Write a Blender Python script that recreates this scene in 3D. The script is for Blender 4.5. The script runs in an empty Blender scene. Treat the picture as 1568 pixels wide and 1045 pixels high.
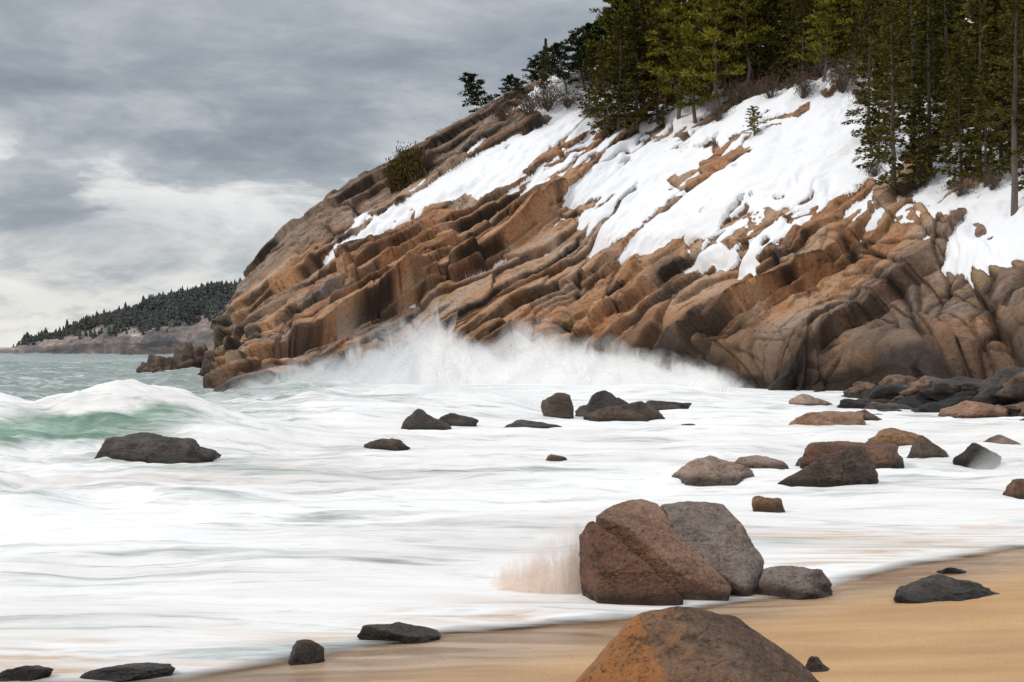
import bpy, bmesh, math, random
import numpy as np
from mathutils import Vector
rng=np.random.default_rng(7); random.seed(7)
sc=bpy.context.scene
sc.view_settings.view_transform='Standard'; sc.view_settings.look='None'; sc.view_settings.exposure=0
H=3.0; F=2178.0
def pt(px,py,d): return np.array([(px-784)/F*d, d, H+(532-py)/F*d])
def gnd(px,py): 
    d=H*F/(py-532); return ((px-784)/F*d,d)
# ---------------- noise
def hsh(*a):
    h=np.zeros(np.broadcast(*a).shape,dtype=np.uint32)+np.uint32(374761393)
    for i,v in enumerate(a):
        h^=(np.asarray(v).astype(np.int64)&0xffffffff).astype(np.uint32)*np.uint32([2654435761,2246822519,3266489917,668265263][i%4])
        h=(h<<np.uint32(13))|(h>>np.uint32(19)); h=h*np.uint32(1274126177); h^=h>>np.uint32(15)
    h=h*np.uint32(2246822519); h^=h>>np.uint32(13)
    return h.astype(np.float64)/4294967295.0
def vn(x,y,z=0,seed=0):
    x,y,z=np.broadcast_arrays(np.asarray(x,float),np.asarray(y,float),np.asarray(z,float))
    xi,yi,zi=np.floor(x),np.floor(y),np.floor(z)
    f=lambda t:t*t*t*(t*(t*6-15)+10)
    fx,fy,fz=f(x-xi),f(y-yi),f(z-zi); r=0
    for a in (0,1):
        for b in (0,1):
            for c in (0,1):
                w=(fx if a else 1-fx)*(fy if b else 1-fy)*(fz if c else 1-fz)
                r=r+w*hsh(xi+a,yi+b,zi+c,np.full(xi.shape,seed))
    return r*2-1
def fbm(x,y,z=0,o=4,seed=0):
    s=0;a=1;t=0
    for i in range(o):
        s=s+a*vn(np.asarray(x)*2**i,np.asarray(y)*2**i,np.asarray(z)*2**i,seed+i*11); t+=a; a*=.5
    return s/t*1.6
def sst(a,b,x):
    t=np.clip((x-a)/(b-a),0,1); return t*t*(3-2*t)
# ---------------- mesh helper
def mk(name,V,Q,mats,mi=None,smooth=True,attrs=None,parent=None):
    me=bpy.data.meshes.new(name); V=np.asarray(V,np.float32); Q=np.asarray(Q,np.int32); k=Q.shape[1]
    me.vertices.add(len(V)); me.vertices.foreach_set('co',V.ravel())
    me.loops.add(Q.size); me.loops.foreach_set('vertex_index',Q.ravel())
    me.polygons.add(len(Q)); me.polygons.foreach_set('loop_start',np.arange(0,Q.size,k,dtype=np.int32))
    try: me.polygons.foreach_set('loop_total',np.full(len(Q),k,dtype=np.int32))
    except Exception: pass
    for m in mats: me.materials.append(m)
    if mi is not None: me.polygons.foreach_set('material_index',np.asarray(mi,np.int32))
    me.update(calc_edges=True); me.validate()
    sm=np.full(len(me.polygons),bool(smooth)) if np.isscalar(smooth) else smooth
    me.polygons.foreach_set('use_smooth',sm)
    if attrs:
        for n,a in attrs.items():
            a=np.asarray(a,np.float32)
            if a.ndim==1: me.attributes.new(n,'FLOAT','POINT').data.foreach_set('value',a)
            else: me.attributes.new(n,'FLOAT_VECTOR','POINT').data.foreach_set('vector',a.ravel())
    ob=bpy.data.objects.new(name,me); sc.collection.objects.link(ob)
    if parent: ob.parent=parent
    return ob
def gridq(nu,nv):
    i=np.arange(nu-1)[:,None]*nv+np.arange(nv-1)[None,:]
    return np.stack([i,i+nv,i+nv+1,i+1],-1).reshape(-1,4)
# ---------------- node helper
class NT:
    def __init__(s,nt): s.nt=nt; s.n=nt.nodes; s.l=nt.links
    def add(s,t,**k):
        n=s.n.new(t)
        for a,b in k.items(): setattr(n,a,b)
        return n
    def lk(s,a,b): s.l.new(a,b)
    def val(s,sock,v):
        if hasattr(v,'is_output') or isinstance(v,bpy.types.NodeSocket): s.l.new(v,sock)
        else: sock.default_value=v
    def math(s,op,a,b=0.0,c=0.0,clamp=False):
        n=s.add('ShaderNodeMath',operation=op,use_clamp=clamp); s.val(n.inputs[0],a); s.val(n.inputs[1],b); s.val(n.inputs[2],c); return n.outputs[0]
    def mix(s,f,a,b,bt='MIX'):
        n=s.add('ShaderNodeMix',data_type='RGBA',blend_type=bt); s.val(n.inputs[0],f)
        s.val(n.inputs[6],a if not isinstance(a,tuple) else (*a,1)[:4]); s.val(n.inputs[7],b if not isinstance(b,tuple) else (*b,1)[:4]); return n.outputs[2]
    def mr(s,v,a,b,c=0.0,d=1.0):
        n=s.add('ShaderNodeMapRange'); s.val(n.inputs[0],v); n.inputs[1].default_value=a;n.inputs[2].default_value=b;n.inputs[3].default_value=c;n.inputs[4].default_value=d; return n.outputs[0]
    def attr(s,name,o='Fac'):
        n=s.add('ShaderNodeAttribute'); n.attribute_name=name; return n.outputs[o]
    def map(s,v,scale=(1,1,1),loc=(0,0,0),rot=(0,0,0)):
        n=s.add('ShaderNodeMapping'); s.lk(v,n.inputs[0]); n.inputs['Scale'].default_value=scale; n.inputs['Location'].default_value=loc; n.inputs['Rotation'].default_value=rot; return n.outputs[0]
    def noise(s,v,scale,detail=4,rough=.55,dist=0.0):
        n=s.add('ShaderNodeTexNoise'); s.lk(v,n.inputs['Vector']); n.inputs['Scale'].default_value=scale; n.inputs['Detail'].default_value=detail; n.inputs['Roughness'].default_value=rough; n.inputs['Distortion'].default_value=dist; return n.outputs[0]
    def ramp(s,v,st):
        n=s.add('ShaderNodeValToRGB'); s.lk(v,n.inputs[0]); e=n.color_ramp.elements
        while len(e)<len(st): e.new(.5)
        for i,(p,c) in enumerate(st): e[i].position=p; e[i].color=(*c,1)
        return n.outputs[0]
    def bump(s,h,st,dist=.1,norm=None):
        n=s.add('ShaderNodeBump'); s.lk(h,n.inputs['Height']); n.inputs['Strength'].default_value=st; n.inputs['Distance'].default_value=dist
        if norm: s.lk(norm,n.inputs['Normal'])
        return n.outputs[0]
def mat(name):
    m=bpy.data.materials.new(name); m.use_nodes=True; t=NT(m.node_tree); b=t.n['Principled BSDF']; return m,t,b
def pos(t): return t.add('ShaderNodeNewGeometry').outputs['Position']
def objc(t): return t.add('ShaderNodeTexCoord').outputs['Object']

# ================= WORLD
w=bpy.data.worlds.new('World'); sc.world=w; w.use_nodes=True; t=NT(w.node_tree); bg=t.n['Background']
SUN_EL,SUN_AZ=math.radians(42),math.radians(-112)   # azimuth measured from +Y clockwise
sky=t.add('ShaderNodeTexSky'); sky.sky_type='NISHITA'; sky.sun_disc=False; sky.sun_elevation=SUN_EL; sky.sun_rotation=SUN_AZ
d=t.add('ShaderNodeTexCoord').outputs['Generated']; sp=t.add('ShaderNodeSeparateXYZ'); t.lk(d,sp.inputs[0])
z=t.math('MAXIMUM',sp.outputs[2],0.0)
n1=t.noise(t.map(d,(3.2,3.2,11.0),(2.9,.4,.35),(0,.10,0)),1.0,5,.55,.5)
n2=t.noise(t.map(d,(9,9,26),(0,3,0),(0,.05,0)),1.0,5,.62,.3)
nn=t.math('ADD',t.math('MULTIPLY',n1,.60),t.math('MULTIPLY',n2,.40))
col=t.ramp(nn,[(.38,(.24,.285,.335)),(.46,(.35,.39,.435)),(.53,(.50,.53,.56)),(.58,(.67,.69,.71)),(.64,(.93,.93,.93))])
hz=t.mr(z,.085,.01,0,1); hz=t.math('MULTIPLY',hz,t.mr(n2,.40,.52,.2,1.0))
col=t.mix(hz,col,(.88,.865,.81))
band=t.math('MULTIPLY',t.math('MULTIPLY',t.mr(z,.075,.105),t.mr(z,.145,.115)),t.mr(n2,.50,.62)); col=t.mix(t.math('MULTIPLY',band,.8),col,(.88,.88,.87))
col=t.mix(t.mr(z,.16,.26,0,.4),col,(.53,.56,.60))
zb=t.mr(z,.26,.8,1.0,2.2)
cc=t.add('ShaderNodeVectorMath',operation='SCALE'); t.lk(col,cc.inputs[0]); t.lk(t.math('MULTIPLY',zb,10.0),cc.inputs[3])
fin=t.mix(.95,sky.outputs[0],cc.outputs[0]); t.lk(fin,bg.inputs[0]); bg.inputs[1].default_value=.1
sl=bpy.data.lights.new('sun','SUN'); sl.energy=1.5; sl.angle=math.radians(10); sl.color=(1,.90,.76)
so=bpy.data.objects.new('sun',sl); sc.collection.objects.link(so)
sd=Vector((math.sin(SUN_AZ)*math.cos(SUN_EL),math.cos(SUN_AZ)*math.cos(SUN_EL),math.sin(SUN_EL)))
so.rotation_euler=sd.to_track_quat('Z','Y').to_euler()
# ================= MATERIALS
def cliff_mat():
    m,t,b=mat('cliff_rock_and_snow'); s=t.attr('strata','Vector'); P=pos(t)
    a=t.noise(t.map(s,(.08,.18,.1)),1,4,.6,.6); c=t.noise(t.map(s,(.32,1.2,.5)),1,6,.66,.3); f=t.noise(P,2.4,6,.74)
    v=t.math('ADD',t.math('MULTIPLY',a,.55),t.math('ADD',t.math('MULTIPLY',c,.27),t.math('MULTIPLY',t.attr('tone'),.26)))
    col=t.ramp(v,[(.34,(.14,.095,.07)),(.42,(.34,.19,.11)),(.49,(.58,.275,.125)),(.55,(.70,.385,.205)),(.62,(.70,.48,.335)),(.76,(.68,.55,.45))])
    gray=t.ramp(c,[(.34,(.07,.06,.055)),(.48,(.23,.185,.16)),(.7,(.46,.385,.335))])
    col=t.mix(t.attr('gray'),col,gray)
    yl=t.mr(t.noise(P,.22,3,.6),.61,.70,0,.5); col=t.mix(yl,col,(.48,.34,.08))
    col=t.mix(t.mr(f,.46,.32,0,.8),col,(.075,.055,.045))
    col=t.mix(t.mr(c,.43,.33,0,.7),col,(.085,.062,.052))
    col=t.mix(t.mr(f,.54,.70,0,.5),col,(.80,.63,.50))
    col=t.mix(t.math('MULTIPLY',t.attr('crack'),.95),col,(.016,.013,.011))  # cracks coloured near black, painting in the shade under slab overhangs
    col=t.mix(t.math('MULTIPLY',t.attr('base_dark'),.62),col,t.mix(c,(.05,.032,.023),(.20,.125,.08)))  # dark brown base gradient, undercut shade painted in above the wet zone
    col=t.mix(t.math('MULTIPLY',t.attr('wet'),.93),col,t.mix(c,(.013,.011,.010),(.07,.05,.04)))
    lit=t.math('MULTIPLY',t.attr('litter'),t.mr(f,.44,.54)); col=t.mix(lit,col,(.07,.05,.03))
    sn=t.attr('snow'); sn=t.mr(t.math('ADD',sn,t.math('MULTIPLY',t.math('SUBTRACT',f,.5),.9)),.42,.58)
    col=t.mix(sn,col,(.85,.865,.90)); t.lk(col,b.inputs['Base Color'])
    t.lk(t.math('ADD',t.math('MULTIPLY',t.attr('wet'),-.4),.75),b.inputs['Roughness']); b.inputs['Specular IOR Level'].default_value=.3
    h=t.math('ADD',t.math('MULTIPLY',c,1.1),t.math('MULTIPLY',f,.8)); h=t.math('MULTIPLY',h,t.math('SUBTRACT',1.0,t.math('MULTIPLY',sn,.88)))
    t.lk(t.bump(h,1.0,.8),b.inputs['Normal']); return m
def rock_mat(name,c1,c2,c3,wetz=.12,sc_=1.0,wet=1.0,side=None):
    m,t,b=mat(name); P=pos(t)
    a=t.noise(P,1.3*sc_,4,.6,.5); f=t.noise(P,22*sc_,5,.8); g=t.noise(t.map(P,(1,1,1.8),rot=(0,.4,.2)),5*sc_,5,.68,.4)
    v=t.math('ADD',t.math('MULTIPLY',a,.6),t.math('MULTIPLY',g,.4))
    col=t.ramp(v,[(.36,c1),(.5,c2),(.62,c3)])
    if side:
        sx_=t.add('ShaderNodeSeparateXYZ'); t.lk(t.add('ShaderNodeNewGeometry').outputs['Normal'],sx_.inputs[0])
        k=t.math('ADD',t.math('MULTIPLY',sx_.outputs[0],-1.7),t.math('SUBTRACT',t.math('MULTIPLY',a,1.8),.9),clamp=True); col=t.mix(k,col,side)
    col=t.mix(t.mr(f,.47,.33,0,.9),col,tuple(x*.16 for x in c1))
    col=t.mix(t.mr(g,.43,.30,0,.65),col,tuple(x*.35 for x in c1))
    col=t.mix(t.mr(f,.54,.70,0,.6),col,tuple(min(1,x*1.8) for x in c3))
    sp=t.add('ShaderNodeSeparateXYZ'); t.lk(P,sp.inputs[0])
    wz=t.mr(t.math('ADD',sp.outputs[2],t.math('MULTIPLY',g,-.25*1)),wetz+.06-.12,wetz-.12-.04,0,.8*wet)
    col=t.mix(wz,col,tuple(x*.18 for x in c1)); t.lk(col,b.inputs['Base Color'])
    t.lk(t.mr(wz,0,.8,.65,.28),b.inputs['Roughness']); b.inputs['Specular IOR Level'].default_value=.4
    h=t.math('ADD',t.math('MULTIPLY',g,1.0),t.math('MULTIPLY',f,.5)); t.lk(t.bump(h,1.0,.13/sc_),b.inputs['Normal']); return m
M_cliff=cliff_mat()
R_brown=rock_mat('brown_granite',(.08,.040,.027),(.175,.082,.050),(.27,.14,.085))
R_slab=rock_mat('brown_slab_granite',(.17,.085,.052),(.34,.185,.115),(.44,.27,.18))
R_gray=rock_mat('gray_granite',(.12,.09,.075),(.24,.18,.15),(.35,.285,.245))
R_pink=rock_mat('pink_granite',(.22,.14,.10),(.40,.27,.21),(.50,.38,.31))
R_dark=rock_mat('dark_wet_rock',(.024,.020,.017),(.06,.048,.040),(.125,.098,.08))
R_dbr=rock_mat('dark_brown_rock',(.04,.027,.020),(.10,.066,.045),(.18,.125,.085))
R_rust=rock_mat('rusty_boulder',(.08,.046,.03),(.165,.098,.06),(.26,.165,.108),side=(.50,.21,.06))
R_rusts=rock_mat('rusty_rock',(.14,.07,.04),(.32,.165,.085),(.42,.25,.13))
R_far=rock_mat('sea_rock',(.05,.037,.03),(.12,.08,.06),(.24,.155,.11),.3,.5,.7)
R_pile=rock_mat('dark_shore_rock',(.022,.018,.015),(.055,.044,.037),(.14,.105,.08),.8,.7)
R_pile2=rock_mat('brown_shore_rock',(.08,.05,.035),(.20,.12,.08),(.32,.21,.14),.3,.7)
def sand_mat():
    m,t,b=mat('wet_sand'); P=pos(t)
    a=t.noise(t.map(P,(.3,1.3,1)),1,5,.55); f=t.noise(P,45,4,.85); g=t.noise(t.map(P,(.5,3.5,1)),1,5,.6,.5)
    w=t.attr('wet')
    dry=t.mix(t.mr(a,.35,.65),(.43,.24,.10),(.57,.345,.155)); wet=t.mix(t.mr(g,.4,.62),(.29,.18,.105),(.54,.39,.27))
    col=t.mix(w,dry,wet); col=t.mix(t.mr(f,.48,.30,0,.65),col,(.16,.09,.04)); col=t.mix(t.mr(f,.55,.75,0,.5),col,(.74,.52,.30))
    t.lk(col,b.inputs['Base Color']); t.lk(t.mr(w,0,1,.65,.15),b.inputs['Roughness']); b.inputs['Specular IOR Level'].default_value=.4
    t.lk(t.bump(t.math('ADD',t.math('MULTIPLY',f,.25),a),.45,.035),b.inputs['Normal']); return m
def sea_mat(shore_strip):
    m,t,b=mat('shore_wash_foam' if shore_strip else 'sea_water_and_foam'); P=pos(t); fo=t.attr('foam')
    n=t.noise(t.map(P,(.12,.42,1)),1,6,.64,1.0); n2=t.noise(t.map(P,(.32,1.7,1),rot=(0,0,.12)),1,5,.64,1.3); n3=t.noise(t.map(P,(.08,.24,1)),1,3,.6,1.0)
    k=t.mr(t.math('ADD',fo,t.math('ADD',t.math('MULTIPLY',t.math('SUBTRACT',n,.5),2.1),t.math('MULTIPLY',t.math('SUBTRACT',n2,.5),1.2))),.2,.9)
    water=t.mix(t.mr(n2,.35,.65),(.13,.175,.15),(.31,.37,.335)); gr=t.attr('green'); water=t.mix(gr,water,t.mix(t.mr(n2,.35,.65),(.11,.21,.15),(.34,.48,.38)))
    foam=t.ramp(t.math('ADD',t.math('MULTIPLY',n2,.5),t.math('MULTIPLY',n3,.5)),[(.34,(.53,.515,.50)),(.41,(.70,.685,.67)),(.475,(.84,.83,.82)),(.56,(.90,.90,.895))])
    tn=t.math('MULTIPLY',t.attr('tan'),t.mr(n2,.44,.64)); foam=t.mix(tn,foam,(.54,.39,.28))
    col=t.mix(k,water,foam); t.lk(col,b.inputs['Base Color'])
    t.lk(t.mr(k,0,1,.25,.7),b.inputs['Roughness']); b.inputs['Specular IOR Level'].default_value=.3
    t.lk(t.bump(t.math('ADD',t.math('MULTIPLY',n,t.math('SUBTRACT',1.3,k)),t.math('MULTIPLY',n2,.35)),.6,.4),b.inputs['Normal'])
    if shore_strip:
        al=t.mr(t.math('ADD',t.attr('edge'),t.math('MULTIPLY',t.math('SUBTRACT',n2,.5),.9)),.05,.75)
        tr=t.add('ShaderNodeBsdfTransparent'); mx=t.add('ShaderNodeMixShader'); t.lk(al,mx.inputs[0]); t.lk(tr.outputs[0],mx.inputs[1]); t.lk(b.outputs[0],mx.inputs[2])
        t.lk(mx.outputs[0],t.n['Material Output'].inputs[0])
    return m
def spray_mat(name='sea_spray',c=(.92,.92,.92),fs=(.45,.35),th=(.36,.56)):
    m,t,b=mat(name); al=t.attr('alpha'); uv=t.attr('st','Vector')
    n=t.noise(t.map(uv,(fs[0],fs[1],1)),1,5,.66,.8)
    a=t.math('MULTIPLY',al,t.mr(n,th[0],th[1],.12,1.0),clamp=True)
    df=t.add('ShaderNodeBsdfDiffuse'); df.inputs[0].default_value=(*c,1); tl=t.add('ShaderNodeBsdfTranslucent'); tl.inputs[0].default_value=(*c,1)
    m1=t.add('ShaderNodeMixShader'); m1.inputs[0].default_value=.40; t.lk(df.outputs[0],m1.inputs[1]); t.lk(tl.outputs[0],m1.inputs[2])
    tr=t.add('ShaderNodeBsdfTransparent'); m2=t.add('ShaderNodeMixShader'); t.lk(a,m2.inputs[0]); t.lk(tr.outputs[0],m2.inputs[1]); t.lk(m1.outputs[0],m2.inputs[2])
    t.lk(m2.outputs[0],t.n['Material Output'].inputs[0]); return m
def leaf_mat(name,ca,cb_,cc_):
    m,t,b=mat(name); oi=t.add('ShaderNodeObjectInfo').outputs['Random']
    n=t.noise(objc(t),.9,1,.6); v=t.math('ADD',t.math('MULTIPLY',n,.7),t.math('ADD',t.math('MULTIPLY',oi,.2),t.math('MULTIPLY',t.attr('lr'),.35)))
    col=t.ramp(v,[(.35,ca),(.58,cb_),(.85,cc_)])
    df=t.add('ShaderNodeBsdfDiffuse'); t.lk(col,df.inputs[0]); t.lk(df.outputs[0],t.n['Material Output'].inputs[0]); return m
def bark_mat():
    m,t,b=mat('bark'); n=t.noise(t.map(objc(t),(3,3,.6)),1,4,.6); t.lk(t.mix(n,(.05,.04,.034),(.18,.145,.12)),b.inputs['Base Color']); b.inputs['Roughness'].default_value=.9; return m
M_leafS=leaf_mat('spruce_needles',(.020,.024,.008),(.070,.068,.018),(.14,.12,.03))
M_leafP=leaf_mat('pine_needles',(.032,.036,.008),(.12,.118,.018),(.25,.215,.035))
M_leafD=leaf_mat('dark_pine_needles',(.010,.016,.009),(.028,.038,.016),(.06,.065,.028))
M_twig=leaf_mat('bare_twigs',(.05,.035,.025),(.10,.07,.05),(.16,.11,.08))
M_shrub=leaf_mat('shrub_leaves',(.025,.022,.01),(.08,.062,.02),(.15,.10,.035))
M_bark=bark_mat()

# ================= HEADLAND
cols=np.array([322,350,400,480,600,720,860,1000,1160,1300,1430,1568,1720],float)
tab=[None,
 [(593,100),(577,115),(556,140),(535,165),(510,185),(488,200)],
 [(602,98),(562,110),(520,130),(480,150),(445,170),(408,190)],
 [(592,112),(535,122),(480,135),(430,150),(385,168),(346,188)],
 [(584,124),(510,132),(440,143),(370,155),(315,170),(268,190)],
 [(583,128),(500,136),(400,146),(320,156),(260,170),(202,192)],
 [(583,124),(490,131),(390,141),(290,154),(210,170),(143,195)],
 [(592,112),(510,120),(420,132),(310,146),(205,166),(105,200)],
 [(603,94),(515,101),(440,112),(350,124),(190,150),(65,190)],
 [(605,91),(520,98),(440,106),(350,116),(180,140),(45,180)],
 [(628,74),(545,82),(470,92),(385,100),(220,125),(25,170)],
 [(640,62),(550,76),(470,84),(390,92),(250,112),(0,160)],
 [(660,52),(560,66),(450,76),(370,86),(240,106),(-40,150)]]
nc=len(cols); ctl=np.zeros((nc,8,3))
for i,c in enumerate(cols):
    if tab[i] is None:
        for j,dd in enumerate([98,116,140,165,188,206]): ctl[i,j+1]=[(c-784)/F*dd,dd,-2.0]
    else:
        for j,(py,dd) in enumerate(tab[i]): ctl[i,j+1]=pt(c,py,dd)
    ctl[i,0]=ctl[i,1]+[0,-5,0]; ctl[i,0,2]=-3.0
    k=min(1,max(0,(c-800)/300)); b=ctl[i,6]
    ctl[i,7]=[b[0]*(1+.25),b[1]*1.3,-2*(1-k)+k*(b[2]+2)]
def cr(A,s,ax):
    A=np.moveaxis(A,ax,0); n=len(A); i=np.clip(np.floor(s).astype(int),0,n-2); f=(s-i).reshape((-1,)+(1,)*(A.ndim-1))
    g=lambda k:A[np.clip(k,0,n-1)]
    p0,p1,p2,p3=g(i-1),g(i),g(i+1),g(i+2)
    r=.5*(2*p1+(p2-p0)*f+(2*p0-5*p1+4*p2-p3)*f*f+(3*p1-p0-3*p2+p3)*f**3)
    return np.moveaxis(r,0,ax)
NU,NV=1100,740
pxs=np.linspace(cols[0],cols[-1],NU); us=np.interp(pxs,cols,np.arange(nc)); vs=np.concatenate([np.linspace(0,6.05,NV-40),np.linspace(6.07,7,40)])
B=cr(cr(ctl,us,0),vs,1)
du=np.gradient(B,axis=0); dv=np.gradient(B,axis=1); N=np.cross(du,dv); N/=np.linalg.norm(N,axis=2,keepdims=True)+1e-9
for _ in range(10):
    N=(N+np.roll(N,10,0)+np.roll(N,-10,0)+np.roll(N,8,1)+np.roll(N,-8,1))/5
N/=np.linalg.norm(N,axis=2,keepdims=True)+1e-9
X,Y,Z=B[...,0],B[...,1],B[...,2]; PX=np.repeat(pxs[:,None],NV,1); W=np.repeat(vs[None,:],NU,0)
ang=np.radians(34)
n_=Z*np.cos(ang)-X*np.sin(ang); m_=X*np.cos(ang)+Z*np.sin(ang)
wn=n_+1.3*fbm(X/28,Z/22,Y/40,2,1)+.12*fbm(X/3,Z/3,Y/6,3,2); wn=wn+1.1*vn(wn/3.1,0,0,6)+.4*vn(wn/1.1,0,0,7)
wm=m_+2.0*fbm(X/12,Z/12,Y/30,2,3)+.3*fbm(X/2,Z/2,Y/6,3,4)
def blocks(n,m,th,ln,seed,saw=.8,cw=.12,tl=1.0):
    n=n+.36*th*vn(n/th*.6,m/ln*.6,0,seed+9); k=np.floor(n/th); fn=n/th-k; mm=m/ln+hsh(k,k*0+seed)*7; mm=mm+.7*fn*(hsh(k,k*0+seed+3)-.5); mm=mm+.35*vn(mm*.9,k,0,seed+12); j=np.floor(mm); fm=mm-j
    r=hsh(k,j,k*0+seed); r2=hsh(k,j,k*0+seed+1); r3=hsh(k,j,k*0+seed+2)
    off=(r-.5)+(fn-.5)*(r2-.5)*.9*tl+(fm-.5)*(r3-.5)*1.0*tl+saw*(.5-fn)
    e=np.minimum(np.minimum(fn,1-fn)*th,np.minimum(fm,1-fm)*ln*1.3)
    return off,np.exp(-(e/cw)**2),r2
o1,c1,t1=blocks(wn,wm,4.6,24,10,.95,.17,1.5); o2,c2,t2=blocks(wn+.7,wm,2.1,10,20,.70,.10,1.4); o3,c3,t3=blocks(wn,wm+.3,.85,3.6,30,.5,.055,1.3)
a2=np.radians(68)+.35*vn(X/18,Z/18,0,80); q=X*np.sin(a2)-Z*np.cos(a2)+1.5*fbm(X/8,Z/10,Y/30,2,8)+.25*fbm(X/2.5,Z/3,0,2,81); p=X*np.cos(a2)+Z*np.sin(a2)+1.2*fbm(X/6,Z/5,Y/20,2,9)
o4,c4,t4=blocks(q,p,3.0,5.5,40,.3,.14,1.9); o5,c5,t5=blocks(q,p,1.2,2.6,50,.2,.07,1.6)
jr=sst(1230,1380,PX+60*fbm(X/10,Z/10,0,2,6))*.6*sst(4.6,3.9,W)
jl=sst(580,440,PX)*sst(4.9,4.2,W)*sst(1.4,2.6,W)*.5; jt=np.clip(jr+jl+.5*sst(.12,.5,fbm(X/8,Z/6,Y/20,2,77)),0,.75)
am3=sst(-.4,.4,fbm(X/6,Z/5,0,2,86))
rock=(1-jt)*(2.1*o1+1.25*o2+.50*am3*o3)+jt*(1.5*o4+.6*o5+1.1*o1+.5*o2)+.6*fbm(X/7,Z/6,Y/12,3,60)
rock=(rock*3+np.roll(rock,1,0)+np.roll(rock,-1,0)+np.roll(rock,1,1)+np.roll(rock,-1,1))/7
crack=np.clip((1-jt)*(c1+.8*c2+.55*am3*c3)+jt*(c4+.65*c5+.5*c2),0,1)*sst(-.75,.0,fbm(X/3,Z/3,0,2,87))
rock=rock+.14*fbm(X/1.0,Z/.9,Y/1.5,3,61)-.5*crack
ws=np.interp(pxs,[322,440,480,600,720,860,930,1000,1160,1300,1430,1568,1720],[7,5.3,4.95,4.45,4.25,3.75,3.2,3.2,3.45,3.75,3.7,3.4,3.35])[:,None]
wu=np.interp(pxs,[322,480,600,720,860,930,1000,1720],[5.0,5.15,5.10,5.25,5.75,6.3,9,9])[:,None]
rock=rock*(1-.25*sst(0,.6,W-ws))*(1-.45*sst(5.2,5.8,W)*sst(900,800,PX))
sn_n=fbm(m_/9,n_/2.2,0,5,70); sn2=fbm(m_/2.6,n_/.9,0,4,73); rib=1-np.abs(fbm(m_/13,n_/2.6+.3*fbm(m_/5,0,0,2,78),0,4,79))
patch=sst(790,880,PX)*sst(1260,1090,PX)
rock_s=rock+.40*sn2+1.8*sst(.80,1.0,rib)*(.30+.70*patch)*sst(5.6,4.9,W-.3*(1-patch)) 
S=sst(-.40,.45,W-ws+.20*sn_n)-1.3*sst(-.05,.18,W-wu+.12*sn_n)
for_=sst(930,1000,PX)*sst(4.75,5.25,W+.15*sn_n)
Sl=-2.3+2.75*S+.8*sn_n-.8*for_*sst(-.2,.5,fbm(X/7,Y/7,0,3,71))-.28*patch*sst(5.2,4.2,W)-.28*sst(.1,.6,fbm(m_/16,n_/6,0,3,74))
Sl=Sl+.34*sst(.4,1.0,W-ws)+.34*sst(1150,1260,PX)*sst(.2,.6,W-ws)
Sl=np.where(Z>3,Sl,-9)
dlt=Sl-rock_s; snow=sst(-.10,.12,dlt); disp=np.where(dlt>0,np.maximum(Sl-.25*sst(.80,1.0,rib),rock)+.05,rock+.25*sst(.8,1,rib)*sst(-.5,.3,W-ws))
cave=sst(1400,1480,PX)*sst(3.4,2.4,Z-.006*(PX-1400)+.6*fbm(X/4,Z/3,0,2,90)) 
disp=disp-4.0*cave-1.6*sst(3.2,1.2,Z+.9*fbm(X/5,Z/4,0,2,92))*sst(680,900,PX)
dmp=np.where(W>6.05,.5,1)*sst(0,.4,us[:,None]*np.ones_like(W))
D=B+N*(disp*dmp)[...,None]
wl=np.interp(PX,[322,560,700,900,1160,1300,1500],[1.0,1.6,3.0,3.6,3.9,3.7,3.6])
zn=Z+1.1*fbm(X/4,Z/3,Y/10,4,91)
wet=np.clip(sst(wl,wl-1.5,zn)+cave,0,1); base_dark=sst(wl*1.7,wl*.9,zn+.8*fbm(X/7,Z/3,0,3,93))*sst(560,760,PX)  # tidal wet rock, with the cave's shade painted into the same mask
gray=np.clip(.75*sst(.05,.5,fbm(X/9,Z/7,Y/12,3,95)-.08)*.8+.70*sst(4.95,5.25,W)*sst(900,800,PX)+.6*jl*sst(.3,.8,t4)+.22*sst(1320,1450,PX)*sst(4,3,W),0,.9)
tone=np.clip(.45*t1+.3*t2+.25*t3,0,1)*(1-jt)+jt*(.6*t4+.4*t5)
q_=gridq(NU,NV)
headland=mk('rocky_headland',D.reshape(-1,3),q_,[M_cliff],smooth=True,attrs=dict(snow=snow.ravel(),wet=wet.ravel(),base_dark=base_dark.ravel(),gray=gray.ravel(),crack=(crack*(1-snow)).ravel(),tone=tone.ravel(),litter=for_.ravel(),strata=np.stack([wm,wn,Y],-1).reshape(-1,3)))
PJX=784+D[...,0]/D[...,1]*F; PJY=532-(D[...,2]-H)/D[...,1]*F
def slope(px,py):
    e=(PJX-px)**2+(PJY-py)**2; e[vs[None,:].repeat(NU,0)>6.1]=1e9; i=np.unravel_index(np.argmin(e),e.shape); return D[i]

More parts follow.
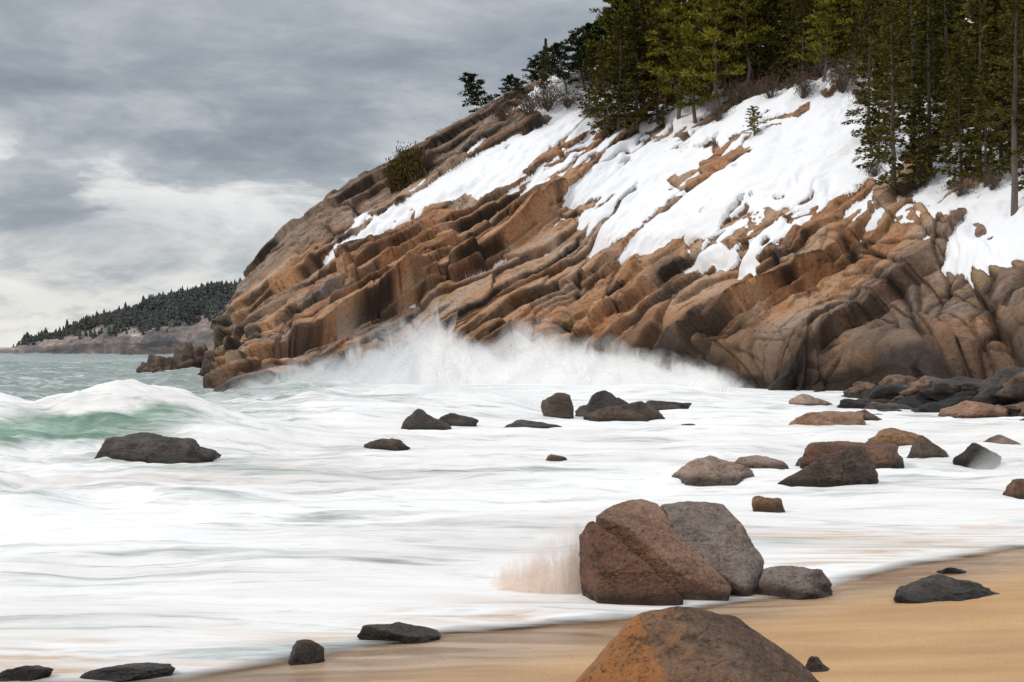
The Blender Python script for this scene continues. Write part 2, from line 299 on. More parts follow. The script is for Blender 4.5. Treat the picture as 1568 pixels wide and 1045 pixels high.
# ================= SHORE, SAND, SEA
sx=np.array([-400,-30,-10,-3.8,-2.96,-.59,1.59,4.45,6.56,7.5,12,30,400]); sy=np.array([6,9,11.8,12.5,12.7,14.6,15.6,18.3,20.2,21.0,23,30,60])
def shore(x): return np.interp(x,sx,sy)
def sandz(x,y):
    s=shore(x)-y; return np.where(s>0,.028*s+.0016*np.clip(s,0,60)**1.5,.05*s)*1.0
def sandgrid():
    xs=np.concatenate([-np.geomspace(12000,14,40),np.linspace(-13,20,230),np.geomspace(21,12000,40)]); ys=np.concatenate([-np.geomspace(8000,3,40),np.linspace(-2,26,230),np.geomspace(27,20000,50)])
    Xg,Yg=np.meshgrid(xs,ys,indexing='ij'); Zg=sandz(Xg,Yg); Zg=np.maximum(Zg,-6); Zg=np.minimum(Zg,2.0)+.018*fbm(Xg/1.2,Yg/.7,0,3,101)*(np.abs(Yg)<40)
    s=shore(Xg)-Yg+.5*fbm(Xg/2.5,Yg/1.2,0,3,102); return mk('sandy_beach',np.stack([Xg,Yg,Zg],-1).reshape(-1,3),gridq(len(xs),len(ys)),[sand_mat()],attrs=dict(wet=(sst(2.6,.3,s)*.9+.25*sst(2,-2,Xg)).clip(0,1).ravel()))
sandgrid()
NX,NY=560,640
rr=np.concatenate([np.geomspace(9.0,260,NY-60),np.geomspace(268,20000,60)]); aa=np.concatenate([np.linspace(-2.2,-.46,60),np.linspace(-.45,.45,NX-120),np.linspace(.46,2.2,60)])
A_,R_=np.meshgrid(aa,rr,indexing='ij'); Xs=A_*(R_+4); Ys=R_.copy()
yc=43.5+.12*(Xs+16)+1.0*vn(Xs/4,0,0,3); s=Ys-yc
hc=(1.45+.3*vn(Xs/3,1,0,9))*sst(-5.5,-12.0,Xs)+.2*sst(0,-8,Xs)
wv=hc*np.where(s<0,np.exp(-(s/3.0)**2),np.exp(-(s/6)**2))
y2=62+.05*Xs+1.5*vn(Xs/7,3,0,5); s2=Ys-y2; h2=(.85+.3*vn(Xs/4,6,0,2))*sst(3,-2,Xs)*sst(-17,-8,Xs); wv=wv+h2*np.where(s2<0,np.exp(-(s2/4)**2),np.exp(-(s2/7)**2))
s3=Ys-96-.05*Xs; wv=wv+(.6+.4*vn(Xs/5,9,0,8))*sst(-22,-10,Xs)*sst(22,12,Xs)*np.exp(-(s3/9)**2)
far=sst(70,120,Ys); wv=wv+far*np.clip(1-Ys/3000,.1,1)*(.55*fbm(Xs/9,Ys/7,0,5,110)+.25*fbm(Xs/40,Ys/22,0,2,111))*sst(-6,-16,Xs+(Ys-80)*.06)
near=sst(0,12,Ys-shore(Xs))*(1-far); wv=wv+near*(.13*fbm(Xs/3,Ys/1.8,0,5,112)+.10*fbm(Xs/9,Ys/5,0,2,113))+.14*hc*fbm(Xs/1.6,Ys/1.4,0,4,116)
e=Ys-shore(Xs)+.30*fbm(Xs/1.8,Ys/1.0,0,3,114)
Zs=np.maximum(0.02+wv*sst(0,3,e),sandz(Xs,Ys)+.012)
green=sst(.12,.45,wv)*sst(.4,-1.0,s)*(s>-6)*sst(-8.5,-12.5,Xs+1.5*vn(Xs/2.5,Ys/1.5,0,4))*sst(1.35,.85,wv+.35*vn(Xs/1.5,Ys,0,44))
green2=np.exp(-((Xs+19)/4)**2-((Ys-68)/6)**2)*.8+np.exp(-((Xs+12)/3.5)**2-((Ys-104)/8)**2)*.6+np.exp(-((Xs+10)/2.5)**2-((Ys-60)/5)**2)*.5
foam=np.ones_like(Xs)*1.0
fr=sst(62,95,Ys); side_=sst(-.09,-.19,Xs/Ys+.02*fbm(Xs/6,Ys/10,0,2,121))
foam=foam-(.62+.15*fbm(Xs/12,Ys/10,0,2,120))*fr*side_-.15*sst(200,900,Ys)
foam=foam-.85*green-.60*green2-.25*sst(48,60,Ys)*side_
foam=foam-.25*np.exp(-((Xs+6.5)/5)**2-((Ys-34)/4)**2)-.15*np.exp(-((Xs+9)/5)**2-((Ys-38)/2)**2)
dsh=Ys-shore(Xs)
tan=sst(3.5,0,dsh)*.9+.6*np.exp(-((Xs+6)/5)**2-((Ys-32)/2.5)**2)+.30*sst(14,4,dsh)+.8*np.exp(-((Xs-5)/3)**2-((Ys-22.5)/1.3)**2)+.3*sst(20,45,Ys)*sst(60,50,Ys)
qs=gridq(NX,NY); strip=(dsh.ravel()[qs].min(1)<2.2)
M_sea=[sea_mat(False),sea_mat(True)]
sea=mk('sea_water',np.stack([Xs,Ys,Zs],-1).reshape(-1,3),qs,M_sea,mi=strip.astype(int),attrs=dict(foam=foam.ravel(),green=np.clip(green+green2,0,1).ravel(),edge=np.clip(e/.7,-1,2).ravel(),tan=np.clip(tan,0,1).ravel()))

# ================= SPRAY
M_spray=spray_mat(); M_wash=spray_mat('boulder_wash',(.84,.72,.64),(4,.7),(.40,.58))
def sheet(name,path,hts,layers,dy,lean,seed,m=M_spray,am=1.0,parent=None,thin=1.0,jit=1.0,pw=1.15):
    Vs=[];Qs=[];al=[];st=[];o=0; path=np.array(path,float); ns,nt=160,22
    L=np.r_[0,np.cumsum(np.linalg.norm(np.diff(path,axis=0),axis=1))]
    for k in range(layers):
        sl_=np.linspace(0,L[-1],ns); x=np.interp(sl_,L,path[:,0]); y=np.interp(sl_,L,path[:,1]); h=np.interp(sl_,L,hts)
        h=h*(.75+.55*(k/max(1,layers-1)))*np.clip(1+.35*jit*fbm(sl_/3.0,k*3.3,0,3,seed),.3,2)
        T=np.linspace(0,1,nt); Sg,Tg=np.meshgrid(sl_,T,indexing='ij'); hh=h[:,None]*Tg
        yy=y[:,None]+k*dy+lean*Tg**1.6*h[:,None]+.5*thin*fbm(Sg/2,Tg*1.3,k,2,seed+5); xx=x[:,None]+.35*h[:,None]*Tg*vn(Sg/2.5,k,0,seed+7)
        V=np.stack([xx,yy,hh-.1],-1); Vs.append(V.reshape(-1,3)); Qs.append(gridq(ns,nt)+o); o+=ns*nt
        ef=sst(0,.1,Sg/L[-1])*sst(1,.9,Sg/L[-1]); al.append((am*ef*(1-Tg)**pw).ravel()); st.append(np.stack([Sg+k*9,Tg*h[:,None],0*Sg+k],-1).reshape(-1,3))
    return mk(name,np.concatenate(Vs),np.concatenate(Qs),[m],attrs=dict(alpha=np.concatenate(al),st=np.concatenate(st)),parent=parent)
def P2(px,d): return [(px-784)/F*d,d]
pr=[(330,588),(390,574),(460,566),(520,558),(570,548),(610,532),(640,512),(670,506),(700,522),(730,540),(765,538),(800,526),(840,524),(880,536),(920,546),(980,552),(1040,564),(1100,578),(1180,592)]
sheet('breaking_wave_spray',[P2(a,np.interp(a,[330,640,900,1180],[91,106,98,86])) for a,b in pr],[max(.4,H+(532-b)/F*105+.6) for a,b in pr],6,1.5,.25,201,am=1.7,pw=.9)
pr=[(200,616),(300,598),(400,588),(500,578),(600,572),(700,576),(820,594),(900,612)]
sheet('rolling_foam',[P2(a,66) for a,b in pr],[max(.3,H+(532-b)/F*66) for a,b in pr],3,2.0,.4,211,am=.9,jit=.6)
pr=[(0,606),(60,600),(130,602),(220,610),(320,626),(420,642),(540,655)]
sheet('wave_crest_mist',[P2(a,44.5) for a,b in pr],[max(.2,H+(532-b)/F*46) for a,b in pr],3,1.0,.3,221,am=.8,jit=.5)
sheet('boulder_wave_splash',[(-.30,17.5),(.0,17.35),(.35,17.2),(.65,17.15),(.9,17.25),(1.3,17.5)],[.13,.33,.48,.60,.68,.62],5,.09,.12,231,m=M_wash,am=1.5,thin=.1,jit=.35,pw=.6)
pw=[P2(1480,34),P2(1530,33),P2(1600,32)]; sheet('shore_splash',pw,[.1,.75,.95],2,.3,.2,241,am=.5,thin=.2)

# ================= ROCKS
ico_cache={}
def ico(n):
    if n not in ico_cache:
        bm=bmesh.new(); bmesh.ops.create_icosphere(bm,subdivisions=n,radius=1); ico_cache[n]=(np.array([v.co[:] for v in bm.verts]),np.array([[v.index for v in f.verts] for f in bm.faces])); bm.free()
    return ico_cache[n]
def polyrock(name,planes,center,m,sub=5,p=40,nz=.02,nf=2.0,seed=0,rotz=0,scale=(1,1,1),parent=None,groove=1.0):
    V,Fc=ico(sub); s=np.zeros(len(V))
    for n,dist in planes: s+=np.maximum(0,V@np.asarray(n)/dist)**p
    r=s**(-1/p); P=V*r[:,None]
    sz=np.abs(P).max(); dn=fbm(P[:,0]*nf/sz,P[:,1]*nf/sz,P[:,2]*nf/sz+seed,6,seed)
    qn=fbm(P[:,0]*nf*.7/sz+3,P[:,1]*nf*.7/sz,P[:,2]*nf*1.4/sz,3,seed+60)*4; st_=np.floor(qn)+sst(.75,1,qn-np.floor(qn))
    rd=1-np.abs(fbm(P[:,0]*nf*.8/sz+5,P[:,1]*nf*.8/sz,P[:,2]*nf*1.6/sz,3,seed+40))
    P=P+V*((dn*nz*1.5+st_*nz*.7*groove-np.clip(rd-.94,0,1)*nz*24*groove)*sz)[:,None]
    P=P*np.array(scale); c,s_=math.cos(rotz),math.sin(rotz); P=np.stack([P[:,0]*c-P[:,1]*s_,P[:,0]*s_+P[:,1]*c,P[:,2]],-1)+np.array(center)
    return mk(name,P,Fc,[m],smooth=True,parent=parent)
def rplanes(seed,k=14):
    r=np.random.default_rng(seed); L=[]
    for i in range(k):
        ga=i*2.399963+r.uniform(-.4,.4); zz=1-2*(i+.5)/k+r.uniform(-.15,.15); zz=max(-1,min(1,zz)); q=math.sqrt(1-zz*zz)
        L.append((np.array([q*math.cos(ga),q*math.sin(ga),zz]),r.uniform(.68,1.08)))
    return L
def hull(pts,name,center,m,p=60,nz=.012,nf=3,seed=0,sub=6,parent=None,groove=1.0):
    bm=bmesh.new(); c=np.mean(pts,axis=0)
    for q in pts: bm.verts.new(Vector(np.array(q)-c))
    bmesh.ops.convex_hull(bm,input=bm.verts[:]); bm.normal_update(); pl=[]
    for f in bm.faces:
        n=np.array(f.normal[:]); dd=float(n@np.array(f.verts[0].co[:]))
        if dd<0: n=-n; dd=-dd
        if dd<1e-3: continue
        if all(abs(n@a-1)>1e-3 or abs(dd-b)>1e-3 for a,b in pl): pl.append((n,dd))
    bm.free(); return polyrock(name,pl,np.array(center)+c,m,sub=sub,p=p,nz=nz,nf=nf,seed=seed,parent=parent,groove=groove)
def brock(x0,x1,yt,yb,m,name='boulder',seed=None,depth=.8,bury=.25,sub=4):
    x,d_=gnd((x0+x1)/2,yb); wdt=(x1-x0)/F*d_; hgt=(yb-yt)/F*d_
    pl=rplanes(seed); V,_=ico(3); s=np.zeros(len(V))
    for n,dist in pl: s+=np.maximum(0,V@n/dist)**40
    P=V*(s**(-1/40))[:,None]; ex=np.ptp(P[:,0]); zt=P[:,2].max(); a=wdt/ex; zc=-bury*hgt; b=(hgt-zc)/zt
    return polyrock(name,pl,((x),d_+wdt*depth*.35,zc),m,sub=sub,nz=.028,seed=seed,scale=(a,a*depth,b))
ox,oy=(1020-784)/F*17.3,17.3
grp=bpy.data.objects.new('split_boulder',None); sc.collection.objects.link(grp)
A=[(-1.02,-.25,-.2),(-1.08,-.1,.74),(-.96,-.32,.92),(-.90,-.30,.93),(-.15,-1.0,-.2),(.12,-.86,.10),(.08,-.8,-.2),(-.52,-.62,.66),(-.95,-.1,.80),(-.9,.1,-.2),(.0,-.5,-.2),(-.85,-.85,-.2),(-.58,-.42,.58)]
hull(A,'front_block',(ox,oy-.0,0),R_brown,seed=3,parent=grp,sub=7,nz=.014,p=90)
B1=[(-.88,-.10,.97),(-.50,-.34,.86),(.16,-.62,.28),(.68,-.62,.10),(.72,-.5,.16),(-.55,.35,1.08),(-.24,.55,1.10),(-.06,.5,1.05),(.0,.1,.80),(.62,-.5,-.2),(.1,-.4,-.2),(-.4,-.05,.3),(-.3,1.0,.95),(.3,.6,.6),(.5,.8,-.2),(-.8,.8,-.2),(-.85,.0,.4)]
hull(B1,'middle_slab',(ox,oy+.0,0),R_slab,seed=5,parent=grp,sub=7,nz=.012,p=90,groove=.6)
B2=[(-.02,.56,1.06),(.30,.6,1.09),(.76,.6,1.06),(.98,.25,.78),(1.17,.1,.42),(1.14,-.02,.14),(.88,-.35,.12),(.08,.05,.76),(.62,-.30,.30),(.95,-.1,-.2),(1.1,.6,-.2),(0,1.2,.9),(.7,1.2,.8),(.1,.4,-.2),(.2,1.2,-.2)]
hull(B2,'right_slab',(ox+.03,oy+.0,-.02),R_gray,seed=8,parent=grp,sub=7,nz=.012,p=90,groove=.6)
fx,fy=(1060-784)/F*11.2,11.4; k=11.2/F
fb=[(-250*k,.0,-.10),(-178*k,-.1,.32),(-84*k,.05,.86),(-10*k,.1,.94),(74*k,.2,.86),(155*k,.2,.57),(238*k,.2,.16),(262*k,.1,-.25),(-52*k,-.62,.46),(-80*k,-1.0,-.2),(120*k,-.9,-.2),(76*k,-.52,.45),(-250*k,.2,-.4),(-110*k,1.2,.4),(130*k,1.2,.3),(0,1.4,-.3)]
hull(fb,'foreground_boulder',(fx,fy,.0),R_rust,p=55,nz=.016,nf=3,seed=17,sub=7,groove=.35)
L=[(1003,1072,893,921,R_dark,5),(1148,1278,878,916,R_gray,7),(1375,1568,890,930,R_dark,9),(1440,1480,870,880,R_dark,4),(1225,1282,1010,1050,R_dbr,3),
(1225,1388,681,716,R_brown,12),(1033,1152,701,739,R_pink,14),(1122,1222,699,719,R_pink,16),(1154,1201,762,784,R_rusts,18),(1325,1438,659,686,R_rusts,20),(1396,1468,668,704,R_dbr,22),(1469,1546,682,711,R_dark,24),(1506,1580,666,686,R_brown,26),
(1223,1340,631,660,R_slab,28),(1213,1277,603,622,R_pink,30),(1450,1590,617,641,R_slab,32),(1300,1362,628,644,R_brown,60),(1545,1600,735,768,R_brown,61),
(832,883,609,643,R_dbr,34),(878,968,604,641,R_dark,36),(898,1022,618,646,R_dbr,38),(978,1052,615,628,R_dark,40),(760,860,645,659,R_dark,42),(612,690,627,660,R_dark,44),(660,733,634,655,R_dark,45),(558,629,670,691,R_dbr,46),(1037,1067,649,656,R_dark,47),(833,868,697,706,R_rusts,48),
(104,306,672,709,R_dark,50),(438,493,984,1014,R_dbr,61),(545,665,961,984,R_dbr,54),(-20,75,1026,1046,R_dbr,57),(116,262,1029,1046,R_dbr,59)]
for x0,x1,yt,yb,m,s_ in L: brock(x0,x1,yt,yb,m,name='beach_rock' if yb>860 else 'tidal_boulder',seed=s_,sub=6 if (x1-x0)>90 else 5)
x,d_=gnd(1271,745); u=d_/F
wb=[(-81*u,0,.0),(-60*u,-.1,.14),(-10*u,-.1,.62),(45*u,.1,.88),(62*u,.2,.82),(80*u,.0,.25),(81*u,0,-.2),(30*u,-.55,-.2),(-70*u,-.3,-.2),(35*u,-.25,.55),(40*u,1.2,.6),(-60*u,1.0,-.2),(80*u,1.0,-.2)]
hull(wb,'wedge_boulder',(x,d_+.4,0),R_dbr,seed=21,sub=6,nz=.02)
for i,(x0,x1,yt,yb,dd) in enumerate([(212,240,549,563,150),(232,262,541,560,160),(255,285,544,558,165),(272,305,530,558,168),(298,325,524,556,172),(318,350,533,566,150),(335,372,550,585,118),(345,395,568,600,100)]):
    c=((x0+x1)/2-784)/F*dd; wd=(x1-x0)/F*dd; h=H+(532-yt)/F*dd
    polyrock('offshore_rock',rplanes(x0),(c,dd,-.5),R_far,sub=5,scale=(wd*.85,wd*.8,(h+.5)*.85),seed=x0,nz=.07,nf=3)
r=np.random.default_rng(33)
for i in range(74):
    px=r.uniform(1310,1640); tt=(px-1290)/350; py=r.uniform(606+8*tt,638+8*tt) if i%2 else r.uniform(596-32*tt,630); dmax=np.interp(px,[1290,1430,1568,1700],[88,72,62,52])
    dd=min(H*F/max(py-532,1),dmax+1); z0=max(0,H+(532-py)/F*dd); s_=r.uniform(.35,1.4)*(1+.6*tt)
    if z0>.3: dd=dmax+z0*1.5; z0=H+(532-py)/F*dd
    polyrock('shore_rock',rplanes(i+300),((px-784)/F*dd,dd,z0-.25*s_),R_pile if r.random()<.55 else R_pile2,sub=4,scale=(s_*r.uniform(.8,1.6),s_,s_*r.uniform(.35,.7)),seed=i,rotz=r.uniform(-.5,.5),nz=.045,nf=2.5)

# ================= TREES
def tube(P,Rr,k=6):
    P=np.array(P,float); V=[];Q=[]; n=len(P)
    for i in range(n):
        tdir=P[min(i+1,n-1)]-P[max(i-1,0)]; tdir/=np.linalg.norm(tdir)+1e-9; a=np.cross(tdir,[.3,.9,.1]); a/=np.linalg.norm(a)+1e-9; b=np.cross(tdir,a)
        for j in range(k): th=j/k*2*math.pi; V.append(P[i]+Rr[i]*(math.cos(th)*a+math.sin(th)*b))
    for i in range(n-1):
        for j in range(k): Q.append([i*k+j,i*k+(j+1)%k,(i+1)*k+(j+1)%k,(i+1)*k+j])
    return np.array(V),np.array(Q)
class TB:
    def __init__(s): s.V=[];s.Q=[];s.M=[];s.A=[];s.o=0
    def put(s,V,Q,mi,a): s.V.append(V); s.Q.append(Q+s.o); s.M.append(np.full(len(Q),mi)); s.A.append(np.broadcast_to(a,(len(V),)).copy()); s.o+=len(V)
    def leaves(s,C,Dr,ln,wd,r,mi=1):
        n=len(C); Dr=Dr/(np.linalg.norm(Dr,axis=1,keepdims=True)+1e-9); U=np.cross(Dr,r.normal(size=(n,3))); U/=np.linalg.norm(U,axis=1,keepdims=True)+1e-9
        ln=ln*r.uniform(.6,1.3,(n,1)); wd=wd*r.uniform(.6,1.3,(n,1)); V=np.stack([C-Dr*ln*.5,C+U*wd*.5,C+Dr*ln*.5,C-U*wd*.5],1).reshape(-1,3)
        s.put(V,np.arange(n*4).reshape(-1,4),mi,np.repeat(r.uniform(0,1,n),4))
    def mesh(s,name,mats):
        ob=mk(name,np.concatenate(s.V),np.concatenate(s.Q),mats,mi=np.concatenate(s.M),smooth=False,attrs=dict(lr=np.concatenate(s.A))); me=ob.data; bpy.data.objects.remove(ob); return me
def spruce(seed,Ht,R,bare,leafm,dens=1.0,lf=(.50,.20)):
    r=np.random.default_rng(seed); tb=TB(); zs=np.linspace(0,Ht,9); wob=np.cumsum(r.normal(0,.05,(9,2)),0)
    P=np.c_[wob,zs]; V,Q=tube(P,np.linspace(.012*Ht+.03,.02,9),7); tb.put(V,Q,0,.5); z=bare*Ht; az=0
    while z<Ht*.985:
        f=(z-bare*Ht)/(Ht*(1-bare)); L=R*(1-f)**.75*r.uniform(.4,1.15)*(0.6+.4*min(1,f*5))+.2; az+=2.4+r.uniform(-.5,.5)
        o=np.array([np.interp(z,zs,P[:,0]),np.interp(z,zs,P[:,1]),z]); dr=np.array([math.cos(az),math.sin(az),0]); up=r.uniform(-.25,.1)+.4*f
        pts=np.array([o+dr*L*q+np.array([0,0,1])*(L*(up*q-.22*q*q*(1-f)+.12*q**4)) for q in np.linspace(0,1,5)])
        V,Q=tube(pts,np.linspace(.035,.01,5),3); tb.put(V,Q,0,.3)
        n=int((18+38*L/R)*dens); q=r.uniform(.08,1,n)**.7; C=np.stack([np.interp(q,np.linspace(0,1,5),pts[:,i]) for i in range(3)],1)
        sd_=np.array([-dr[1],dr[0],0]); lat=r.normal(0,.24,n)*L*(1.15-q); C=C+sd_*lat[:,None]; C[:,2]+=r.normal(-.08,.13,n)-.18*np.abs(lat)
        Dr=dr[None]*1.0+sd_[None]*(np.sign(lat)*r.uniform(.2,1.2,n))[:,None]; Dr[:,2]+=r.normal(-.15,.4,n); tb.leaves(C,Dr,lf[0],lf[1],r)
        z+=Ht*.0098*r.uniform(.5,1.6)*(1.1-.4*f)
    for i in range(int(10*bare*3)):
        z=r.uniform(.08,bare+.1)*Ht; az=r.uniform(0,6.28); l=r.uniform(.4,1.6); o=np.array([np.interp(z,zs,P[:,0]),np.interp(z,zs,P[:,1]),z]); V,Q=tube([o,o+np.array([math.cos(az)*l,math.sin(az)*l,-.15*l])],[.025,.008],3); tb.put(V,Q,0,.2)
    return tb.mesh('spruce_mesh',[M_bark,leafm])
def pine(seed,Ht,R,bare,leafm,lean=(0,0),nl=26,flat=.45,leaf=.42):
    r=np.random.default_rng(seed); tb=TB(); zs=np.linspace(0,1,8); wob=np.cumsum(r.normal(0,.012*Ht,(8,2)),0); wob[0]=0
    P=np.c_[wob+np.outer(zs**1.5,lean)*Ht,zs*Ht]; V,Q=tube(P,np.linspace(.014*Ht+.03,.03,8),7); tb.put(V,Q,0,.5)
    for i in range(nl):
        f=(i+.5)/nl; z=bare+(1-bare)*f*.98; az=i*2.4+r.uniform(-.6,.6); L=R*r.uniform(.5,1.1)*math.sqrt(max(.05,1-(f-.25)**2*1.5))*(1-.45*f); o=np.array([np.interp(z,zs,P[:,k]) for k in range(3)])
        dr=np.array([math.cos(az)+lean[0]*1.5,math.sin(az)+lean[1],0]); dr/=np.linalg.norm(dr); up=r.uniform(-.1,.35)+.3*f
        pts=np.array([o+dr*L*q+np.array([0,0,L*(up*q+.1*q*q)])+r.normal(0,.05*L,3)*q for q in np.linspace(0,1,5)]); V,Q=tube(pts,np.linspace(.05,.015,5),4); tb.put(V,Q,0,.3)
        for q in (.35,.6,.82,1.0):
            c=np.array([np.interp(q,np.linspace(0,1,5),pts[:,k]) for k in range(3)])+r.normal(0,.16*L,3)*[1,1,.5]; n=44; v=r.normal(size=(n,3)); v/=np.linalg.norm(v,axis=1,keepdims=True); rad=(.32+.18*L)*r.uniform(.6,1.15); C=c+v*rad*r.uniform(.3,1,(n,1))*[1,1,flat]
            tb.leaves(C,v+[0,0,.5],leaf,.15,r)
    return tb.mesh('pine_mesh',[M_bark,leafm])
SP=[spruce(i,14,R,b,M_leafS) for i,(R,b) in enumerate([(3.0,.04),(3.3,.08),(2.6,.12),(3.5,.05),(2.9,.16)])]
PN=[pine(20+i,12,R,b,M_leafP,nl=36) for i,(R,b) in enumerate([(3.3,.14),(3.6,.18),(3.0,.26)])]
DP=[pine(40+i,6,2.8,.2,M_leafD,lean=l,nl=22,leaf=.28) for i,l in enumerate([(-.28,0),(-.12,0),(-.2,.05)])]
TALL=spruce(70,24,3.8,.16,M_leafS,1.15,(.55,.2)); TALL2=spruce(71,22,4.2,.04,M_leafS,1.25,(.55,.2)); TALL3=spruce(72,22,3.8,.07,M_leafS,1.15,(.55,.2)); TALL4=spruce(73,24,3.6,.34,M_leafS,1.1,(.55,.2))
def plant(name,me,px,py,hpx,base,rz=None,sxy=1.0):
    p_=slope(px,py); s_=hpx/F*p_[1]/base; ob=bpy.data.objects.new(name,me); sc.collection.objects.link(ob); ob.location=(p_[0],p_[1],p_[2]-.25); ob.scale=(s_*sxy,s_*sxy,s_); ob.rotation_euler=(random.uniform(-.03,.03),random.uniform(-.03,.03),random.uniform(0,6.28) if rz is None else rz); return ob
plant('spruce_tree',TALL4,1552,328,430,24); plant('spruce_tree',TALL2,1372,292,320,22); plant('spruce_tree',TALL3,1425,268,330,22); plant('spruce_tree',TALL,1398,240,330,24)
plant('spruce_tree',TALL2,1500,262,330,22); plant('spruce_tree',SP[1],1345,250,170,14); plant('spruce_tree',SP[3],1470,285,220,14); plant('spruce_tree',TALL3,1455,230,340,22); plant('spruce_tree',TALL2,1590,300,380,22)
plant('spruce_tree',SP[2],1535,255,280,14); plant('spruce_tree',TALL,1640,330,430,24); plant('spruce_tree',SP[0],1410,285,150,14); plant('spruce_tree',TALL2,1330,215,250,22); plant('spruce_tree',SP[1],1510,285,200,14)
plant('spruce_tree',TALL2,1560,230,300,22); plant('spruce_tree',SP[3],1575,270,210,14)
for px,py,h,q in [(925,205,150,0),(948,200,190,3),(975,198,205,1),(1008,188,200,0),(905,180,110,3)]: plant('spruce_tree',SP[q],px,py,h,14)
for px,py,h,q in [(1065,188,190,0),(1040,180,200,1),(1103,178,205,2),(1020,150,190,0),(1085,150,200,1),(1130,150,160,1)]: plant('pitch_pine_tree',PN[q],px,py,h,12)
r=np.random.default_rng(5)
for i in range(96):
    px=950+690*((i*.618)%1); lo=np.interp(px,[950,1100,1200,1300,1400,1640],[160,140,130,120,180,200]); hi=np.interp(px,[950,1640],[118,20]); f=r.uniform(0,1); py=lo+(hi-lo)*f; h=r.uniform(110,200)*(1-.15*f)
    if r.random()<.5: plant('spruce_tree',SP[r.integers(5)],px,py,h,14)
    else: plant('pitch_pine_tree',PN[r.integers(3)],px,py,h,12)
for px,py,h,q in [(745,186,75,0),(790,165,52,2),(828,150,62,1),(868,142,78,2),(895,132,82,1),(925,128,75,0),(945,120,100,1),(850,140,60,0),(915,120,85,2),(805,158,40,0)]: plant('windswept_pine_tree',DP[q],px,py,h,6,rz=random.uniform(-.4,.4))
plant('spruce_tree',SP[4],832,146,92,14,sxy=.6)
plant('young_pine_tree',PN[0],1155,208,50,12,sxy=1.3)
def shrub(seed,m,n=700,twigs=40):
    r=np.random.default_rng(seed); tb=TB()
    for i in range(twigs):
        az=r.uniform(0,6.28); l=r.uniform(.5,1.1); e_=np.array([math.cos(az)*l*r.uniform(.2,.9),math.sin(az)*l*r.uniform(.2,.9),l*r.uniform(.5,1)]); V,Q=tube([[0,0,-.2],e_*.5+r.normal(0,.05,3),e_],[.02,.015,.006],3); tb.put(V,Q,0,.5)
        C=e_+r.normal(0,.20,(n//twigs,3)); tb.leaves(C,r.normal(size=C.shape)+[0,0,1],.18,.03 if m is M_twig else .07,r)
    return tb.mesh('shrub_mesh',[M_bark,m])
SH=[shrub(1,M_shrub,1500),shrub(2,M_twig,1100),shrub(3,M_shrub,1000)]
def bush(px,py,w_,h_,q,name='shrub'):
    p_=slope(px,py); s_=w_/F*p_[1]/1.8; ob=bpy.data.objects.new(name,SH[q]); sc.collection.objects.link(ob); ob.location=p_; ob.scale=(s_,s_,h_/F*p_[1]/1.0); ob.rotation_euler=(0,0,random.uniform(0,6))
for a in [(612,290,42,44,0),(635,278,50,46,0),(655,262,35,30,1),(600,296,26,26,2),(625,268,40,36,2),(685,222,40,22,1),(715,205,35,20,1),(770,185,40,25,1),(810,175,50,32,1),(840,168,60,35,1),(870,165,45,30,1),(905,185,40,30,1),(1230,150,50,40,1),(1290,140,60,45,1),(1130,160,50,35,1),(1180,150,40,35,1),(575,300,25,14,1),(1100,185,40,25,1),(1320,160,40,40,1),(1385,300,50,22,1),(1470,300,50,22,1),(1340,270,40,22,1),(1520,290,40,22,1)]: bush(*a)

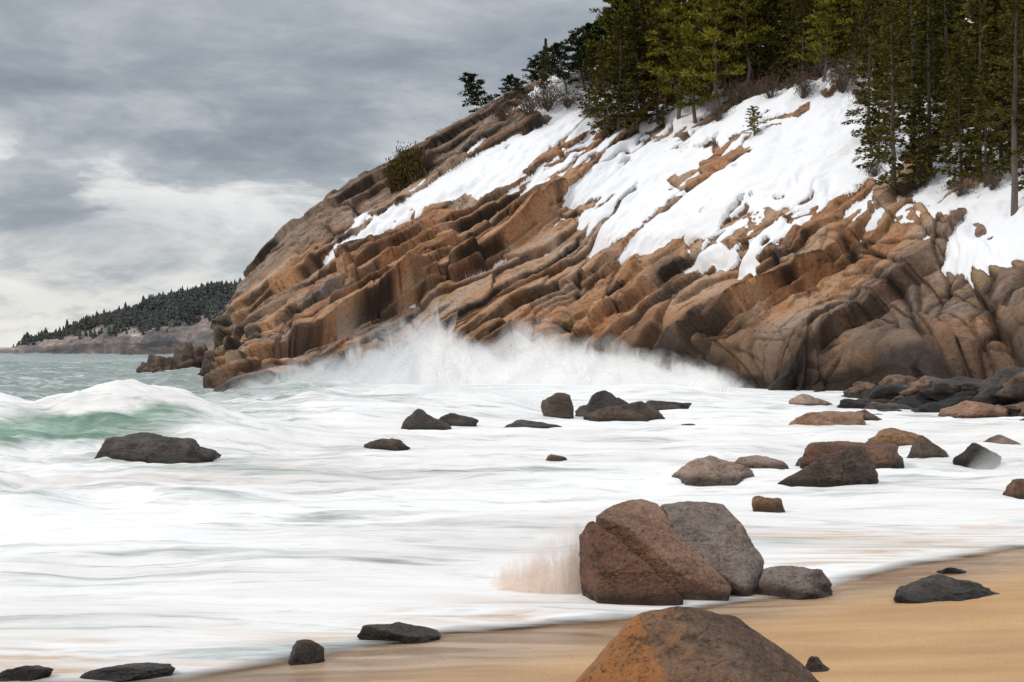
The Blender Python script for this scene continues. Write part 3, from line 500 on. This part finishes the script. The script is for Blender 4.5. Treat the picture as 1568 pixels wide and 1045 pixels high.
# ================= DISTANT HEADLAND
def distant():
    D0=700; ridge_px=np.array([48,58,90,130,180,230,280,330,370,420,500]); ridge_py=np.array([541,531,513,499,485,467,451,443,439,434,428])
    nu,nv=360,60; px=np.linspace(48,520,nu); rp=np.interp(px,ridge_px,ridge_py); Hh=H+(532-rp)/F*D0
    X0=(px-784)/F*D0; T=np.linspace(0,1,nv); Xg=np.repeat(X0[:,None],nv,1); Yg=D0-60+T[None,:]*120+8*fbm(Xg/25,T[None,:]*2,0,3,401); prof=np.interp(T,[0,.03,.10,.3,.55,1],[-.15,.18,.36,.62,1,.7])
    Zg=Hh[:,None]*prof+2.6*fbm(Xg/10,Yg/10,0,5,400)*np.clip(Hh[:,None]/12,0,1)*(T[None,:]>.02); Zg=np.where(T[None,:]<.02,-2,Zg); Zg[0]=-2
    m,t,b=mat('distant_rock'); P=pos(t); n=t.noise(t.map(P,(.06,.06,.14)),1,6,.7,.5)
    col=t.ramp(n,[(.38,(.085,.088,.095)),(.47,(.15,.13,.125)),(.55,(.25,.195,.17)),(.61,(.32,.26,.23)),(.66,(.60,.60,.62))]); t.lk(col,b.inputs['Base Color']); b.inputs['Roughness'].default_value=.9  # bluish distance haze mixed into the rock colour
    mk('distant_headland',np.stack([Xg,Yg,Zg],-1).reshape(-1,3),gridq(nu,nv),[m],smooth=False)
    r=np.random.default_rng(8); tb=TB()
    nz_=fbm(Xg/22,Yg/14,0,3,410)
    for i in range(8000):
        a=r.integers(8,nu); f=r.uniform(.10,.66); j=int(f*(nv-1)); z0=Zg[a,j]
        if nz_[a,j]*.12+f<.27 and r.random()<.93: continue
        if Hh[a]<6: continue
        hh=r.uniform(2,4.8)*(1+.5*(r.random()<.08)); rad=hh*r.uniform(.18,.32); c=np.array([Xg[a,j]+r.uniform(-2,2),Yg[a,j]+r.uniform(-2,2),z0-.8]); V=[];Q=[]
        for lv,(zz,rr_) in enumerate([(.05,1),(.35,.75),(.4,.95),(.7,.4),(.72,.55),(1,.02)]):
            for k in range(4): th=k/4*6.283+lv*.6; V.append(c+[math.cos(th)*rad*rr_*r.uniform(.6,1.4),math.sin(th)*rad*rr_,zz*hh])
        for lv in range(5):
            for k in range(4): Q.append([lv*4+k,lv*4+(k+1)%4,lv*4+4+(k+1)%4,lv*4+4+k])
        tb.put(np.array(V),np.array(Q),1,r.random())
    m2=leaf_mat('distant_foliage',(.046,.054,.056),(.075,.082,.078),(.11,.115,.102)); me=tb.mesh('distant_forest',[M_bark,m2]); o=bpy.data.objects.new('distant_forest',me); sc.collection.objects.link(o)  # foliage colours lightened and blued to paint in distance haze
    nu=60; xs=np.linspace(-1700,-1235,nu); V=[];
    for i,x in enumerate(xs):
        h=7*math.sin(math.pi*i/(nu-1))**.6*(1+.2*math.sin(i*.9)); V+= [(x,3400,-3),(x,3430,h),(x,3500,-3)]
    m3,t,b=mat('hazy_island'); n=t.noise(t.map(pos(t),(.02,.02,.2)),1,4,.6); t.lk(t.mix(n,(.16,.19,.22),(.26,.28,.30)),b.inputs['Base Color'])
    mk('distant_island',V,gridq(nu,3),[m3])
distant()
# ================= CAMERA
cd=bpy.data.cameras.new('camera'); cd.lens=50; cd.sensor_width=36; cd.clip_end=60000; cd.clip_start=.1
co=bpy.data.objects.new('camera',cd); co.location=(0,0,H); co.rotation_euler=(math.radians(90)+math.atan(9.5/F),0,0); sc.collection.objects.link(co); sc.camera=co
